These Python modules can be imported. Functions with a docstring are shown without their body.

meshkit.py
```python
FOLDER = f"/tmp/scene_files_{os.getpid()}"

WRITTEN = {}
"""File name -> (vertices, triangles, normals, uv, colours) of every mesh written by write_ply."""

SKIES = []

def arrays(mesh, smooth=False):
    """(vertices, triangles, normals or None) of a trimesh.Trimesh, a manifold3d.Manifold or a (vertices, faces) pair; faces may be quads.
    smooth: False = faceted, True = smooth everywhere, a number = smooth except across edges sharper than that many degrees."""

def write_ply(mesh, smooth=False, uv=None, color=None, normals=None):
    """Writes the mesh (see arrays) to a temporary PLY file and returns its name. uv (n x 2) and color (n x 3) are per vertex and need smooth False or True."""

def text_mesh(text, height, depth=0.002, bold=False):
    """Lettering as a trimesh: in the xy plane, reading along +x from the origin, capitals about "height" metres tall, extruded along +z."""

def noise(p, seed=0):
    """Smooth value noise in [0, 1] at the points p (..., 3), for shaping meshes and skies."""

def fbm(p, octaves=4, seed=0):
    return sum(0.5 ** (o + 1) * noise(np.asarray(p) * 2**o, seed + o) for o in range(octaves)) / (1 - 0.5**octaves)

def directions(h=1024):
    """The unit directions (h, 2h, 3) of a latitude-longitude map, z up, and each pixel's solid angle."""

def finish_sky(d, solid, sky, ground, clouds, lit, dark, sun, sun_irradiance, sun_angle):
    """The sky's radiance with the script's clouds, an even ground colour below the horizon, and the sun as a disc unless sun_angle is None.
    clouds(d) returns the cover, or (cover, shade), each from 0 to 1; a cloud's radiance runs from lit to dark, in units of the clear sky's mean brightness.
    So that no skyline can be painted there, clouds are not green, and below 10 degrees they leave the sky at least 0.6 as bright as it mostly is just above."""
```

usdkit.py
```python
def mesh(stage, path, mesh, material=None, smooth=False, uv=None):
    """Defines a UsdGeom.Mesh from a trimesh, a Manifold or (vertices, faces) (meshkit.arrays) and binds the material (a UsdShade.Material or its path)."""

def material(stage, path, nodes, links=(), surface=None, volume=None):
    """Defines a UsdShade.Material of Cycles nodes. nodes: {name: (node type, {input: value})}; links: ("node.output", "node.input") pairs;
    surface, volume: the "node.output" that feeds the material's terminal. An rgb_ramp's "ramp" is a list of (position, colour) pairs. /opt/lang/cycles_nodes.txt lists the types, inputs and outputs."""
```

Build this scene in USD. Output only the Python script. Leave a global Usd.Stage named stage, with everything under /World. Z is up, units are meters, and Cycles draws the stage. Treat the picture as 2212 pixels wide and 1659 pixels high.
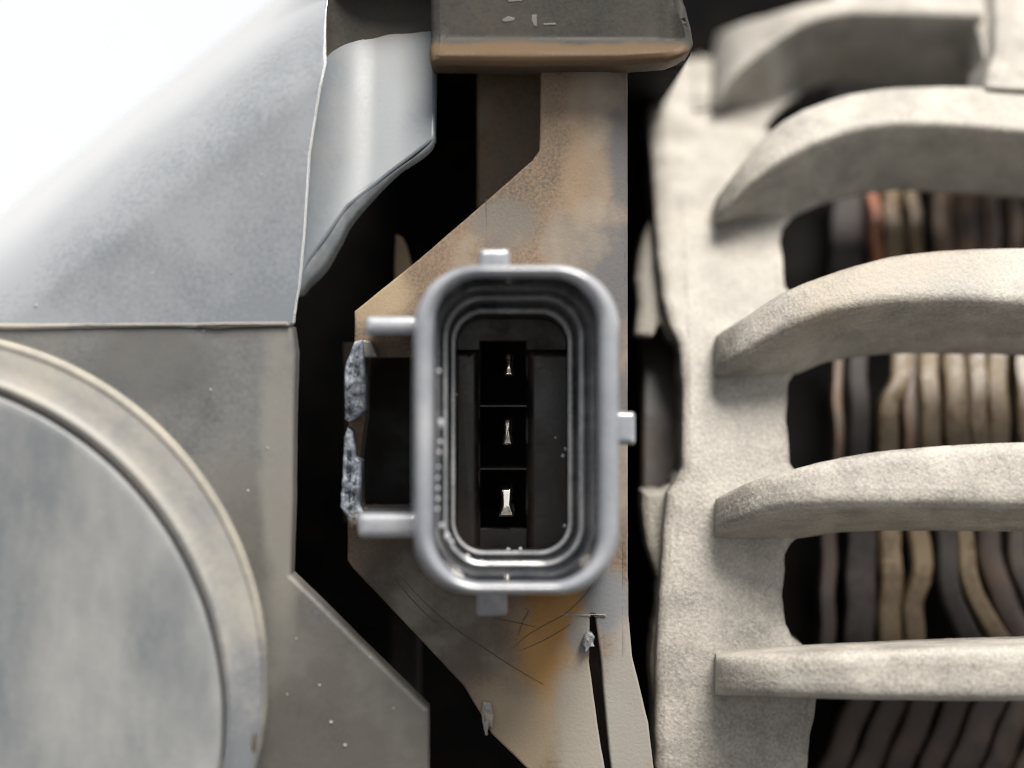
import math, random
import numpy as np, trimesh, usdkit, meshkit
from pxr import Usd, UsdGeom, UsdLux, UsdShade, Gf
from shapely.geometry import Polygon, LineString
from shapely.ops import unary_union

rng = np.random.default_rng(7)
random.seed(7)
stage = Usd.Stage.CreateInMemory()
UsdGeom.Xform.Define(stage, '/World')

# ------------------------------------------------------------------ camera, sky, sun, exposure
D = 180.0          # mm from the lens to the plane of the regulator face
WIDE = 90.0        # mm across the picture in that plane
cam = UsdGeom.Camera.Define(stage, '/World/camera')
cam.CreateHorizontalApertureAttr(36.0)
cam.CreateVerticalApertureAttr(27.0)
cam.CreateFocalLengthAttr(36.0 * D / WIDE)
cam.CreateClippingRangeAttr(Gf.Vec2f(0.005, 1000.0))
cam.CreateFStopAttr(9.5)
cam.CreateFocusDistanceAttr((D + 1.0) * 0.001)
cam.AddTranslateOp().Set(Gf.Vec3d(0, -D * 0.001, 0))
cam.AddRotateXOp().Set(90.0)
cam.CreateExposureAttr(2.55)

SUN = np.array([0.22, -0.48, 0.84]); SUN /= np.linalg.norm(SUN)
elev, rot = math.asin(SUN[2]), math.atan2(SUN[0], SUN[1])
sun = UsdLux.DistantLight.Define(stage, '/World/sun')
sun.CreateIntensityAttr(0.40); sun.CreateAngleAttr(30.0); sun.CreateNormalizeAttr(True)
sun.CreateColorAttr(Gf.Vec3f(1.0, 0.95, 0.87))
q = Gf.Rotation(Gf.Vec3d(0, 0, 1), Gf.Vec3d(*map(float, SUN))).GetQuat()
sun.AddOrientOp().Set(Gf.Quatf(q))
dome = UsdLux.DomeLight.Define(stage, '/World/sky')
usdkit.material(stage, '/World/Looks/overcast_sky', {
    'sky': ('sky_texture', {'sky_type': 'single_scattering', 'sun_disc': False, 'sun_elevation': elev, 'sun_rotation': rot}),
    'co': ('texture_coordinate', {}),
    'n': ('noise_texture', {'scale': 1.6, 'detail': 4.0}),
    'cl': ('rgb_ramp', {'ramp': [(0.3, (3.2, 3.2, 3.2)), (0.7, (3.5, 3.5, 3.5))]}),
    'mx': ('mix_color', {'fac': 0.96, 'use_clamp': False}),
    'bg': ('background_shader', {'strength': 0.05})},
    [('co.generated', 'n.vector'), ('n.fac', 'cl.fac'), ('sky.color', 'mx.a'), ('cl.color', 'mx.b'), ('mx.result', 'bg.color')],
    surface='bg.background')
UsdShade.MaterialBindingAPI.Apply(dome.GetPrim()).Bind(UsdShade.Material.Get(stage, '/World/Looks/overcast_sky'))
dome.GetPrim().SetCustomDataByKey('kind', 'structure')

# ------------------------------------------------------------------ helpers (all lengths in millimetres until a mesh is written)
K = WIDE / 2212.0


def Q(px, py, y=0.0):
    """where the sight line of a measured point meets the plane at depth y"""
    s = K * (D + y) / D
    return np.array([(px - 1106.0) * s, y, (829.5 - py) * s])


def Qs(pts, y):
    """measured points laid on a depth: a number or a function y(x, z)"""
    out = []
    for px, py in pts:
        yy = y if not callable(y) else 0.0
        for _ in range(12 if callable(y) else 1):
            p = Q(px, py, yy)
            if callable(y):
                yy = 0.5 * yy + 0.5 * float(y(p[0], p[2]))
        p = Q(px, py, yy)
        out.append((p[0], p[2]))
    return np.array(out)


def back_px(x, z, y):
    s = K * (D + y) / D
    return x / s + 1106.0, 829.5 - z / s


def resample(ring, res):
    ring = np.asarray(ring)[:, :2]
    if np.allclose(ring[0], ring[-1]):
        ring = ring[:-1]
    out = []
    for a, b in zip(ring, np.roll(ring, -1, 0)):
        n = max(1, int(math.ceil(np.linalg.norm(b - a) / res)))
        out.extend(a + (b - a) * (i / n) for i in range(n))
    return np.array(out)


def inset(ring, d):
    a, b = np.roll(ring, 1, 0), np.roll(ring, -1, 0)
    e1, e2 = ring - a, b - ring
    e1 /= np.maximum(np.linalg.norm(e1, axis=1, keepdims=True), 1e-9)
    e2 /= np.maximum(np.linalg.norm(e2, axis=1, keepdims=True), 1e-9)
    n1, n2 = np.c_[-e1[:, 1], e1[:, 0]], np.c_[-e2[:, 1], e2[:, 0]]
    n = n1 + n2
    n /= np.maximum((n * n).sum(1, keepdims=True) / 2, 0.6)
    return ring + n * d


def slab(poly, y0=0.0, thick=2.0, bevel=0.3, res=0.8, shape=None, steps=3, corner=0.0, rag=0.0, ragscale=1.0, seed=0, cap_res=None, back=True):
    """plate with rounded front edges: poly in (x, z), its face at depth y0 + shape(x, z), going back by thick"""
    if not isinstance(poly, Polygon):
        poly = Polygon(poly)
    poly = poly.buffer(0)
    if corner:
        poly = poly.buffer(-corner).buffer(2 * corner).buffer(-corner)
    if poly.geom_type != 'Polygon':
        poly = max(poly.geoms, key=lambda g: g.area)
    from shapely.geometry.polygon import orient
    poly = orient(poly.simplify(0.02), 1.0)
    rings = []
    for r in [poly.exterior, *poly.interiors]:
        r = resample(np.array(r.coords), res)
        if rag:
            h = (meshkit.fbm(np.c_[r / ragscale, np.zeros(len(r))], 4, seed) - 0.5) * 2 * rag
            r = r + (inset(r, 1.0) - r) * h[:, None]
        rings.append(r)
    V, F, n0 = [], [], 0
    caps = []
    for r in rings:
        n = len(r)
        levels = [(0.0, thick)]
        for j in range(steps + 1):
            a = 0.5 * math.pi * j / steps
            levels.append((bevel * (1 - math.cos(a)), bevel * (1 - math.sin(a))))
        for d, y in levels:
            p = inset(r, d)
            V.append(np.c_[p[:, 0], np.full(n, y), p[:, 1]])
        idx = np.arange(n)
        for l in range(len(levels) - 1):
            a0, b0 = n0 + l * n, n0 + (l + 1) * n
            F.append(np.c_[a0 + idx, a0 + np.roll(idx, -1), b0 + np.roll(idx, -1)])
            F.append(np.c_[a0 + idx, b0 + np.roll(idx, -1), b0 + idx])
        n0 += n * len(levels)
        caps.append((inset(r, bevel), r))
    side = trimesh.Trimesh(np.vstack(V), np.vstack(F), process=False)
    out = rings[0] - inset(rings[0], 1.0)                               # outward is away from the inset
    big = side.area_faces[:len(rings[0])].argmax()
    if (side.face_normals[big][[0, 2]] * out[big]).sum() < 0:
        side.invert()
    parts = [side]
    for which in ((0, 1) if back else (0,)):
        cp = Polygon(caps[0][which], [c[which] for c in caps[1:]])
        cp = cp if cp.is_valid else cp.buffer(0)
        if cp.geom_type != 'Polygon':
            cp = max(cp.geoms, key=lambda g: g.area)
        v, f = trimesh.creation.triangulate_polygon(cp, engine='earcut')
        v3 = np.c_[v[:, 0], np.full(len(v), thick if which else 0.0), v[:, 1]]
        m = trimesh.Trimesh(v3, f, process=False)
        nrm = m.face_normals[:, 1].sum()
        if (nrm > 0) != bool(which):
            m.invert()
        if not which and cap_res:
            vv, ff = trimesh.remesh.subdivide_to_size(m.vertices, m.faces, cap_res, max_iter=14)
            m = trimesh.Trimesh(vv, ff, process=False)
        parts.append(m)
    m = trimesh.util.concatenate(parts)
    m.merge_vertices(digits_vertex=4)
    v = np.array(m.vertices)
    v[:, 1] += y0
    if shape is not None:
        v[:, 1] += shape(v[:, 0], v[:, 2])
    m = trimesh.Trimesh(v, m.faces, process=False)
    return m


def loft(rings, close_ends=(False, False)):
    """rings of equal count joined in order"""
    n, V, F = len(rings[0]), np.vstack(rings), []
    i = np.arange(n); j = np.roll(i, -1)
    for k in range(len(rings) - 1):
        a, b = k * n, (k + 1) * n
        F += [np.c_[a + i, a + j, b + j], np.c_[a + i, b + j, b + i]]
    V = list(V)
    for end, k in ((0, 0), (1, len(rings) - 1)):
        if close_ends[end]:
            V.append(np.mean(rings[k], 0)); c = len(V) - 1
            F.append(np.c_[k * n + j, k * n + i, np.full(n, c)] if end == 0 else np.c_[k * n + i, k * n + j, np.full(n, c)])
    m = trimesh.Trimesh(np.array(V), np.vstack(F), process=False)
    return m


def rrect(px0, px1, py0, py1, rad, y, n=14):
    out = []
    for cx, cy, a0 in ((px1 - rad, py0 + rad, -90), (px1 - rad, py1 - rad, 0), (px0 + rad, py1 - rad, 90), (px0 + rad, py0 + rad, 180)):
        for a in np.radians(np.linspace(a0, a0 + 90, n)):
            out.append(Q(cx + rad * math.cos(a), cy + rad * math.sin(a), y))
    # extra points along the long sides
    out = np.array(out)
    ext = []
    for a, b in zip(out, np.roll(out, -1, 0)):
        k = 10 if np.linalg.norm(b - a) > 3 else 1
        ext.extend(a + (b - a) * t / k for t in range(k))
    return np.array(ext)


def rrect_n(px0, px1, py0, py1, rad, y, n=14):
    """as rrect with the same number of points for every size"""
    out = []
    cs = ((px1 - rad, py0 + rad, -90), (px1 - rad, py1 - rad, 0), (px0 + rad, py1 - rad, 90), (px0 + rad, py0 + rad, 180))
    arcs = [[(cx + rad * math.cos(a), cy + rad * math.sin(a)) for a in np.radians(np.linspace(a0, a0 + 90, n))] for cx, cy, a0 in cs]
    for k in range(4):
        out += arcs[k]
        p, q = np.array(arcs[k][-1]), np.array(arcs[(k + 1) % 4][0])
        out += [tuple(p + (q - p) * t / 12) for t in range(1, 12)]
    return np.array([Q(a, b, y) for a, b in out])


def tube(path, radius, sides=6, flat=None):
    """tube along a path; flat = (half width along x, half depth) makes a rounded strap"""
    path = np.asarray(path, float)
    rings = []
    for k in range(len(path)):
        t = path[min(k + 1, len(path) - 1)] - path[max(k - 1, 0)]
        t /= np.linalg.norm(t)
        ref = np.array([0, 1.0, 0]) if abs(t[1]) < 0.9 else np.array([1.0, 0, 0])
        u = np.cross(t, ref); u /= np.linalg.norm(u); w = np.cross(t, u)
        r = radius[k] if np.ndim(radius) else radius
        a = np.linspace(0, 2 * np.pi, sides, endpoint=False)
        if flat:
            ca, sa = np.cos(a), np.sin(a)
            e = 0.55
            x = np.sign(ca) * np.abs(ca) ** e * flat[0]; yv = np.sign(sa) * np.abs(sa) ** e * flat[1]
            rings.append(path[k] + x[:, None] * u + yv[:, None] * w)
        else:
            rings.append(path[k] + r * (np.cos(a)[:, None] * u + np.sin(a)[:, None] * w))
    m = loft(rings, (True, True)); m.fix_normals()
    return m


def spline(pts, n):
    from scipy.interpolate import PchipInterpolator
    pts = np.asarray(pts, float)
    s = np.r_[0, np.cumsum(np.linalg.norm(np.diff(pts, axis=0), axis=1))]
    f = PchipInterpolator(s, pts)
    return f(np.linspace(0, s[-1], n))


names, origins = {}, {}


def numbered(path):
    k = names.get(path, 0); names[path] = k + 1
    return path if k == 0 else f'{path}_{k:03d}'


def thing(name, label, cat, at, group=None, kind=None):
    path = numbered('/World/' + name)
    x = UsdGeom.Xform.Define(stage, path)
    at = np.asarray(at, float)
    x.AddTranslateOp().Set(Gf.Vec3d(*(at * 0.001)))
    origins[path] = at
    p = x.GetPrim()
    for k, v in (('label', label), ('category', cat), ('group', group), ('kind', kind)):
        if v:
            p.SetCustomDataByKey(k, v)
    return path


def obj(name, m, mat, parent=None, smooth=35, label=None, cat=None, group=None, kind=None):
    path = numbered((parent or '/World') + '/' + name)
    if parent:
        at = origins[parent]
    else:
        at = np.asarray(m.bounds.mean(0) if hasattr(m, 'bounds') else np.zeros(3))
    origins[path] = at
    mm = trimesh.Trimesh((np.array(m.vertices) - at) * 0.001, m.faces, process=False)
    g = usdkit.mesh(stage, path, mm, MAT[mat], smooth=smooth)
    if not parent:
        g.AddTranslateOp().Set(Gf.Vec3d(*(at * 0.001)))
    p = g.GetPrim()
    for k, v in (('label', label), ('category', cat), ('group', group), ('kind', kind)):
        if v:
            p.SetCustomDataByKey(k, v)
    return path


# ------------------------------------------------------------------ materials
MAT = {}


def dusty(name, base, dust, low=0.42, high=0.62, coarse=130.0, fine=2500.0, rough=(0.35, 0.8), bump=0.25, bumpd=0.00006, spec=0.5, stain=None, stain_at=(0.55, 0.7), stain_scale=60.0, stretch=(1, 1, 1), grain=0.25, bump_fine=None, metallic=0.0, spots=(), sheen=0.0, tone=0.72, coat=0.0, coat_rough=0.12):
    """a base with dust lying on it in patches, fine grain, an optional stain, and relief"""
    base, dust = ([c * (1 if metallic else tone) for c in k] for k in (base, dust))
    stain = stain and [c * tone for c in stain]
    nodes = {
        'g': ('geometry', {}),
        'map': ('mapping', {'scale': stretch}),
        'c': ('noise_texture', {'scale': coarse, 'detail': 5.0, 'roughness': 0.6}),
        'f': ('noise_texture', {'scale': fine, 'detail': 3.0, 'roughness': 0.65}),
        'add': ('math', {'math_type': 'multiply_add', 'value2': grain, 'value3': 0.0}),
        'sum': ('math', {'math_type': 'add'}),
        'r': ('map_range', {'from_min': low + 0.5 * grain, 'from_max': high + 0.5 * grain, 'clamp': True}),
        'mix': ('mix_color', {'a': base, 'b': dust}),
        'rr': ('map_range', {'to_min': rough[0], 'to_max': rough[1], 'clamp': True}),
        'b': ('bump', {'strength': bump, 'distance': bumpd}),
        'fb': ('noise_texture', {'scale': bump_fine or fine, 'detail': 4.0, 'roughness': 0.6}),
        'p': ('principled_bsdf', {'specular_ior_level': spec, 'metallic': metallic, 'sheen_weight': sheen, 'sheen_roughness': 0.35, 'coat_weight': coat, 'coat_roughness': coat_rough})}
    links = [('g.position', 'map.vector'), ('map.vector', 'c.vector'), ('g.position', 'f.vector'), ('g.position', 'fb.vector'), ('f.fac', 'add.value1'), ('c.fac', 'sum.value1'), ('add.value', 'sum.value2'),
             ('sum.value', 'r.value'), ('r.result', 'mix.fac'), ('r.result', 'rr.value'), ('rr.result', 'p.roughness'), ('fb.fac', 'b.height'), ('b.normal', 'p.normal')]
    if stain:
        nodes['sn'] = ('noise_texture', {'scale': stain_scale, 'detail': 4.0, 'roughness': 0.55})
        nodes['sr'] = ('map_range', {'from_min': stain_at[0], 'from_max': stain_at[1], 'clamp': True})
        nodes['sm'] = ('mix_color', {'b': stain})
        links += [('g.position', 'sn.vector'), ('sn.fac', 'sr.value'), ('sr.result', 'sm.fac'), ('mix.result', 'sm.a')]
    last = 'sm.result' if stain else 'mix.result'
    for i, (at, radii, colour, amount) in enumerate(spots):           # soft patches of another tone: dirt, and the socket's painted shadow
        n = f's{i}'
        nodes[n + 'm'] = ('mapping', {'mapping_type': 'texture', 'location': [c * 0.001 for c in at], 'scale': [c * 0.001 for c in radii]})
        nodes[n + 'g'] = ('gradient_texture', {'gradient_type': 'spherical'})
        nodes[n + 'a'] = ('math', {'math_type': 'multiply_add', 'value2': 1.7, 'value3': -0.82})
        nodes[n + 's'] = ('math', {'math_type': 'multiply_add', 'value2': 1.6})
        nodes[n + 'r'] = ('map_range', {'range_type': 'smoothstep', 'from_min': 0.0, 'from_max': 0.8, 'to_min': 0.0, 'to_max': amount, 'clamp': True})
        nodes[n + 'x'] = ('mix_color', {'b': [c * tone for c in colour]})
        links += [('g.position', n + 'm.vector'), (n + 'm.vector', n + 'g.vector'), ('c.fac', n + 'a.value1'), (n + 'g.fac', n + 's.value1'), (n + 'a.value', n + 's.value3'), (n + 's.value', n + 'r.value'),
                  (n + 'r.result', n + 'x.fac'), (last, n + 'x.a')]
        last = n + 'x.result'
    links += [(last, 'p.base_color')]
    MAT[name] = usdkit.material(stage, '/World/Looks/' + name, nodes, links, surface='p.BSDF')


dusty('cast_aluminium', (0.25, 0.234, 0.208), (0.50, 0.468, 0.42), low=0.28, high=0.72, coarse=240, fine=3600, rough=(0.5, 0.7), bump=0.8, bumpd=0.00012, bump_fine=2800, stain=(0.33, 0.27, 0.19), stain_at=(0.58, 0.86), stain_scale=60, grain=0.9, tone=0.65)
dusty('cast_shaded', (0.15, 0.138, 0.115), (0.27, 0.25, 0.215), low=0.3, high=0.7, coarse=240, fine=3600, rough=(0.5, 0.75), bump=0.8, bumpd=0.00012, bump_fine=2800, grain=0.8)  # flange copy of the cast aluminium, darkened to paint in its shade
dusty('cover_plastic', (0.08, 0.082, 0.085), (0.165, 0.164, 0.162), low=0.30, high=0.72, coarse=150, fine=3000, rough=(0.32, 0.6), bump=0.25, bumpd=0.00004, grain=0.5, stain=(0.165, 0.152, 0.132), stain_at=(0.5, 0.8), stain_scale=45, spots=[(Q(800, 1720, -6), (24, 30, 23), (0.075, 0.068, 0.058), 0.8), (Q(560, 1300, -6), (6, 9, 14), (0.09, 0.083, 0.072), 0.6), (Q(610, 1000, -5), (2.4, 6, 18), (0.21, 0.2, 0.18), 0.7), (Q(330, 800, -5), (7, 6, 4), (0.08, 0.08, 0.08), 0.7)])  # spots: darker towards the bottom and beside the cap, lighter at the right edge
dusty('smooth_plastic', (0.145, 0.16, 0.182), (0.225, 0.242, 0.265), low=0.4, high=0.62, coarse=60, fine=2500, rough=(0.32, 0.5), bump=0.12, bumpd=0.00003, grain=0.5, sheen=1.0, coat=1.0, coat_rough=0.35)
dusty('tongue_plastic', (0.09, 0.107, 0.128), (0.14, 0.157, 0.176), low=0.35, high=0.65, coarse=60, fine=3500, rough=(0.35, 0.5), bump=0.12, bumpd=0.00003, grain=0.3, spots=[(Q(860, 40, 2), (5, 6, 2.0), (0.20, 0.165, 0.125), 0.7)])
dusty('cap_plastic', (0.145, 0.158, 0.172), (0.30, 0.302, 0.292), low=0.36, high=0.66, coarse=65, fine=2500, rough=(0.4, 0.6), bump=0.12, bumpd=0.00003, grain=0.15, stretch=(1.6, 1, 0.7))
dusty('cap_edge', (0.15, 0.15, 0.145), (0.34, 0.315, 0.265), low=0.34, high=0.6, coarse=120, fine=2500, rough=(0.5, 0.8), grain=0.4)
dusty('cap_rim', (0.15, 0.16, 0.175), (0.33, 0.31, 0.275), low=0.36, high=0.6, coarse=60, fine=2500, rough=(0.4, 0.7), bump=0.2, bumpd=0.00004, grain=0.25)
dusty('regulator_plastic', (0.09, 0.069, 0.05), (0.225, 0.148, 0.088), low=0.30, high=0.62, coarse=85, fine=3500, rough=(0.5, 0.8), bump=0.5, bumpd=0.00006, grain=0.9, spots=[
    (Q(1352, 650), (5.0, 12, 26), (0.10, 0.10, 0.105), 0.9), (Q(1090, 480), (4, 8, 3.2), (0.13, 0.115, 0.10), 0.8), (Q(1240, 520), (3.5, 8, 3), (0.15, 0.14, 0.13), 0.7),
    (Q(1200, 1400), (4.2, 9, 9), (0.38, 0.20, 0.05), 0.9), (Q(1200, 1310), (3.5, 9, 4), (0.34, 0.17, 0.035), 0.8), (Q(800, 640), (5, 8, 4), (0.36, 0.27, 0.17), 0.8), (Q(1310, 1300), (3, 8, 4), (0.14, 0.15, 0.165), 0.9),
    (Q(1100, 1580), (7, 8, 6), (0.34, 0.27, 0.18), 0.8), (Q(880, 1300), (7, 8, 7), (0.06, 0.05, 0.04), 0.9), (Q(1000, 1380), (5, 8, 5), (0.07, 0.058, 0.045), 0.8), (Q(1265, 380), (3, 8, 5), (0.27, 0.19, 0.115), 0.6), (Q(1262, 1600), (3.6, 10, 12.5), (0.30, 0.27, 0.225), 1.0), (Q(1350, 1560), (3.2, 10, 11), (0.27, 0.255, 0.23), 0.9), (Q(1255, 1370), (1.6, 8, 2.6), (0.24, 0.23, 0.21), 0.9)])  # the two darkest spots paint the socket's shadow onto the plate
dusty('ochre_plastic', (0.30, 0.19, 0.075), (0.42, 0.33, 0.21), low=0.38, high=0.62, coarse=110, fine=3500, rough=(0.5, 0.8), bump=0.3, bumpd=0.00004, grain=0.3)
dusty('cut_plastic', (0.10, 0.112, 0.12), (0.16, 0.17, 0.178), coarse=200, fine=2500, rough=(0.4, 0.6), grain=0.4)
dusty('pale_plastic', (0.22, 0.215, 0.205), (0.38, 0.345, 0.295), low=0.36, high=0.6, coarse=110, fine=3000, rough=(0.45, 0.75), bump=0.3, bumpd=0.00005, grain=0.4)
dusty('bar_plastic', (0.033, 0.032, 0.028), (0.056, 0.052, 0.045), low=0.36, high=0.64, coarse=120, fine=3200, rough=(0.5, 0.75), spec=0.2, bump=0.4, bumpd=0.00005, grain=0.5, spots=[(Q(1200, 118, -3.5), (60, 9, 1.45), (0.105, 0.066, 0.035), 0.9)])
dusty('bar_lip', (0.09, 0.085, 0.075), (0.15, 0.14, 0.125), low=0.34, high=0.6, coarse=120, fine=2200, rough=(0.5, 0.8), bump=0.4, bumpd=0.00006, grain=0.4)
dusty('ledge_plastic', (0.13, 0.14, 0.155), (0.26, 0.265, 0.275), low=0.38, high=0.62, coarse=300, fine=2600, rough=(0.15, 0.35), coat=1.0, grain=0.3)
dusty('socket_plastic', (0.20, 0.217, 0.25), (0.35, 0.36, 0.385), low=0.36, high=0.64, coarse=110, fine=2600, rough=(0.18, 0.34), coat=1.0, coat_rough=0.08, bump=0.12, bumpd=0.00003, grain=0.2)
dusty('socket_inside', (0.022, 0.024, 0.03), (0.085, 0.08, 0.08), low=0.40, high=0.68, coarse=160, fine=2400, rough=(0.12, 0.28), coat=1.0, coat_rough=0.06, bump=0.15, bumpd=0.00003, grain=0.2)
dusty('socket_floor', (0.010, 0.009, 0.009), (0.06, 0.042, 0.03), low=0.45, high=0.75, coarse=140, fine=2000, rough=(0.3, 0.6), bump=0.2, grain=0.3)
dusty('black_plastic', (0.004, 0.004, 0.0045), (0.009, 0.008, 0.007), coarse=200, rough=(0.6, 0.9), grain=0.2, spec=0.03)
dusty('terminal_metal', (0.75, 0.72, 0.66), (0.45, 0.38, 0.30), low=0.5, high=0.7, coarse=900, rough=(0.15, 0.45), grain=0.2, metallic=1.0)
dusty('torn_plastic', (0.10, 0.115, 0.14), (0.34, 0.37, 0.42), low=0.38, high=0.6, coarse=700, fine=3000, rough=(0.25, 0.5), bump=0.8, bumpd=0.0002, bump_fine=1500, grain=0.4, stain=(0.16, 0.13, 0.09), stain_at=(0.55, 0.68), stain_scale=250)
dusty('copper_varnish', (0.20, 0.125, 0.06), (0.40, 0.29, 0.16), low=0.4, high=0.6, coarse=200, fine=1800, rough=(0.35, 0.65), bump=0.25, tone=0.30, grain=0.6)
dusty('copper_orange', (0.85, 0.22, 0.08), (0.85, 0.32, 0.14), low=0.4, high=0.6, coarse=200, rough=(0.35, 0.6), tone=0.2, grain=0.5)
dusty('grey_varnish', (0.10, 0.085, 0.08), (0.19, 0.17, 0.165), low=0.4, high=0.6, coarse=200, fine=1800, rough=(0.6, 0.8), spec=0.2, tone=0.2, grain=0.5)
dusty('shaded_copper', (0.02, 0.014, 0.011), (0.055, 0.032, 0.022), low=0.4, high=0.65, coarse=180, fine=1800, rough=(0.45, 0.7), grain=0.3)  # darkened copper: shade of the deep slots and recess put into the colour
dusty('dark_copper', (0.055, 0.032, 0.02), (0.13, 0.075, 0.04), low=0.4, high=0.62, coarse=200, fine=1800, rough=(0.4, 0.7), grain=0.3)
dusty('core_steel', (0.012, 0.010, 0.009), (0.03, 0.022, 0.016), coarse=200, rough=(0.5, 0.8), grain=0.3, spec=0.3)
dusty('white_dust', (0.30, 0.32, 0.35), (0.5, 0.51, 0.53), coarse=900, rough=(0.4, 0.7), grain=0.3)
dusty('scratch_dark', (0.05, 0.04, 0.03), (0.10, 0.08, 0.06), coarse=900, rough=(0.5, 0.7), grain=0.2)
dusty('concrete', (0.035, 0.03, 0.027), (0.06, 0.054, 0.048), coarse=6, fine=300, rough=(0.8, 0.95), bump=0.3, bumpd=0.002, grain=0.3)

# ------------------------------------------------------------------ the setting: unseen ground added below for bounce light, dark box added behind the gaps
g = trimesh.creation.box([6000, 6000, 20]); g.apply_translation([0, 0, -330])
obj('added_ground', g, 'concrete', kind='structure', smooth=False)


def smoothstep(a, b, x):
    t = np.clip((x - a) / (b - a), 0, 1)
    return t * t * (3 - 2 * t)


# drum of the machine: its axis lies along x, so everything on the right curves back towards the top
DRUM_Y, DRUM_Z, R_SPINE, R_RIB = 72.0, -28.0, 68.0, 78.0


def drum(R):
    def f(x, z):
        u = np.clip((np.asarray(z, float) - DRUM_Z) / R, -0.93, 0.93)
        over = np.abs((np.asarray(z, float) - DRUM_Z) / R) - np.abs(u)
        return DRUM_Y - R * np.sqrt(1 - u * u) + over * R * 2.5
    return f


ys, yr = drum(R_SPINE), drum(R_RIB)

# dark box added behind the gaps; its sides and top keep light out
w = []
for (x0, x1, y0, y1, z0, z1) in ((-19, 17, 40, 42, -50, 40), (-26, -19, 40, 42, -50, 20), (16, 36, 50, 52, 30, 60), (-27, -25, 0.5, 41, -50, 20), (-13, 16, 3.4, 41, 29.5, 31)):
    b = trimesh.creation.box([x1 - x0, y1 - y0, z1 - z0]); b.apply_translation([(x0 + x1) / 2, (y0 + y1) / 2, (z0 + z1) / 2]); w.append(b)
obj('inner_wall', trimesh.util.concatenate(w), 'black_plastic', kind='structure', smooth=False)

# ------------------------------------------------------------------ cast aluminium housing with ribs
H = thing('alternator_housing', 'cast aluminium alternator housing with curved ribs right of the socket', 'housing', [20, 10, -45])


def rough_cast(m, amp=0.10, size=0.8, seed=3):
    amp = amp * 0.4
    v = np.array(m.vertices)
    n = np.array(m.vertex_normals)
    h = (meshkit.fbm(v / size, 3, seed) - 0.5) * 2 * amp + (meshkit.fbm(v / 3.0, 2, seed + 9) - 0.5) * 2 * amp
    return trimesh.Trimesh(v + n * h[:, None], m.faces, process=False)


spine_px = [(1392, 60), (1395, 150), (1400, 250), (1410, 400), (1420, 560), (1430, 640), (1446, 705), (1468, 748), (1474, 850), (1474, 1012), (1456, 1045), (1441, 1066), (1432, 1150), (1424, 1300), (1416, 1450), (1417, 1659), (1417, 1760),
            (1738, 1760), (1746, 1659), (1752, 1590), (1760, 1560), (1766, 1511), (1772, 1440), (1740, 1398), (1712, 1378), (1700, 1350), (1692, 1290), (1697, 1230), (1697, 1200), (1710, 1176), (1740, 1150), (1740, 1040), (1709, 1003), (1707, 950), (1701, 910), (1703, 860), (1706, 826), (1725, 800), (1740, 760), (1740, 660), (1698, 620),
            (1694, 570), (1688, 520), (1692, 494), (1712, 470), (1735, 440), (1740, 330), (1700, 280), (1660, 288), (1657, 275), (1672, 250), (1700, 225), (1735, 200), (1740, 60)]
sp = Polygon(Qs(spine_px, ys)).buffer(0)
m = slab(sp, 0, 7.0, 0.8, 0.7, shape=lambda x, z: ys(x, z), corner=0.5, rag=0.10, ragscale=0.9, cap_res=0.9, seed=4)
obj('spine', rough_cast(m, 0.10), 'cast_aluminium', H)

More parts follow.
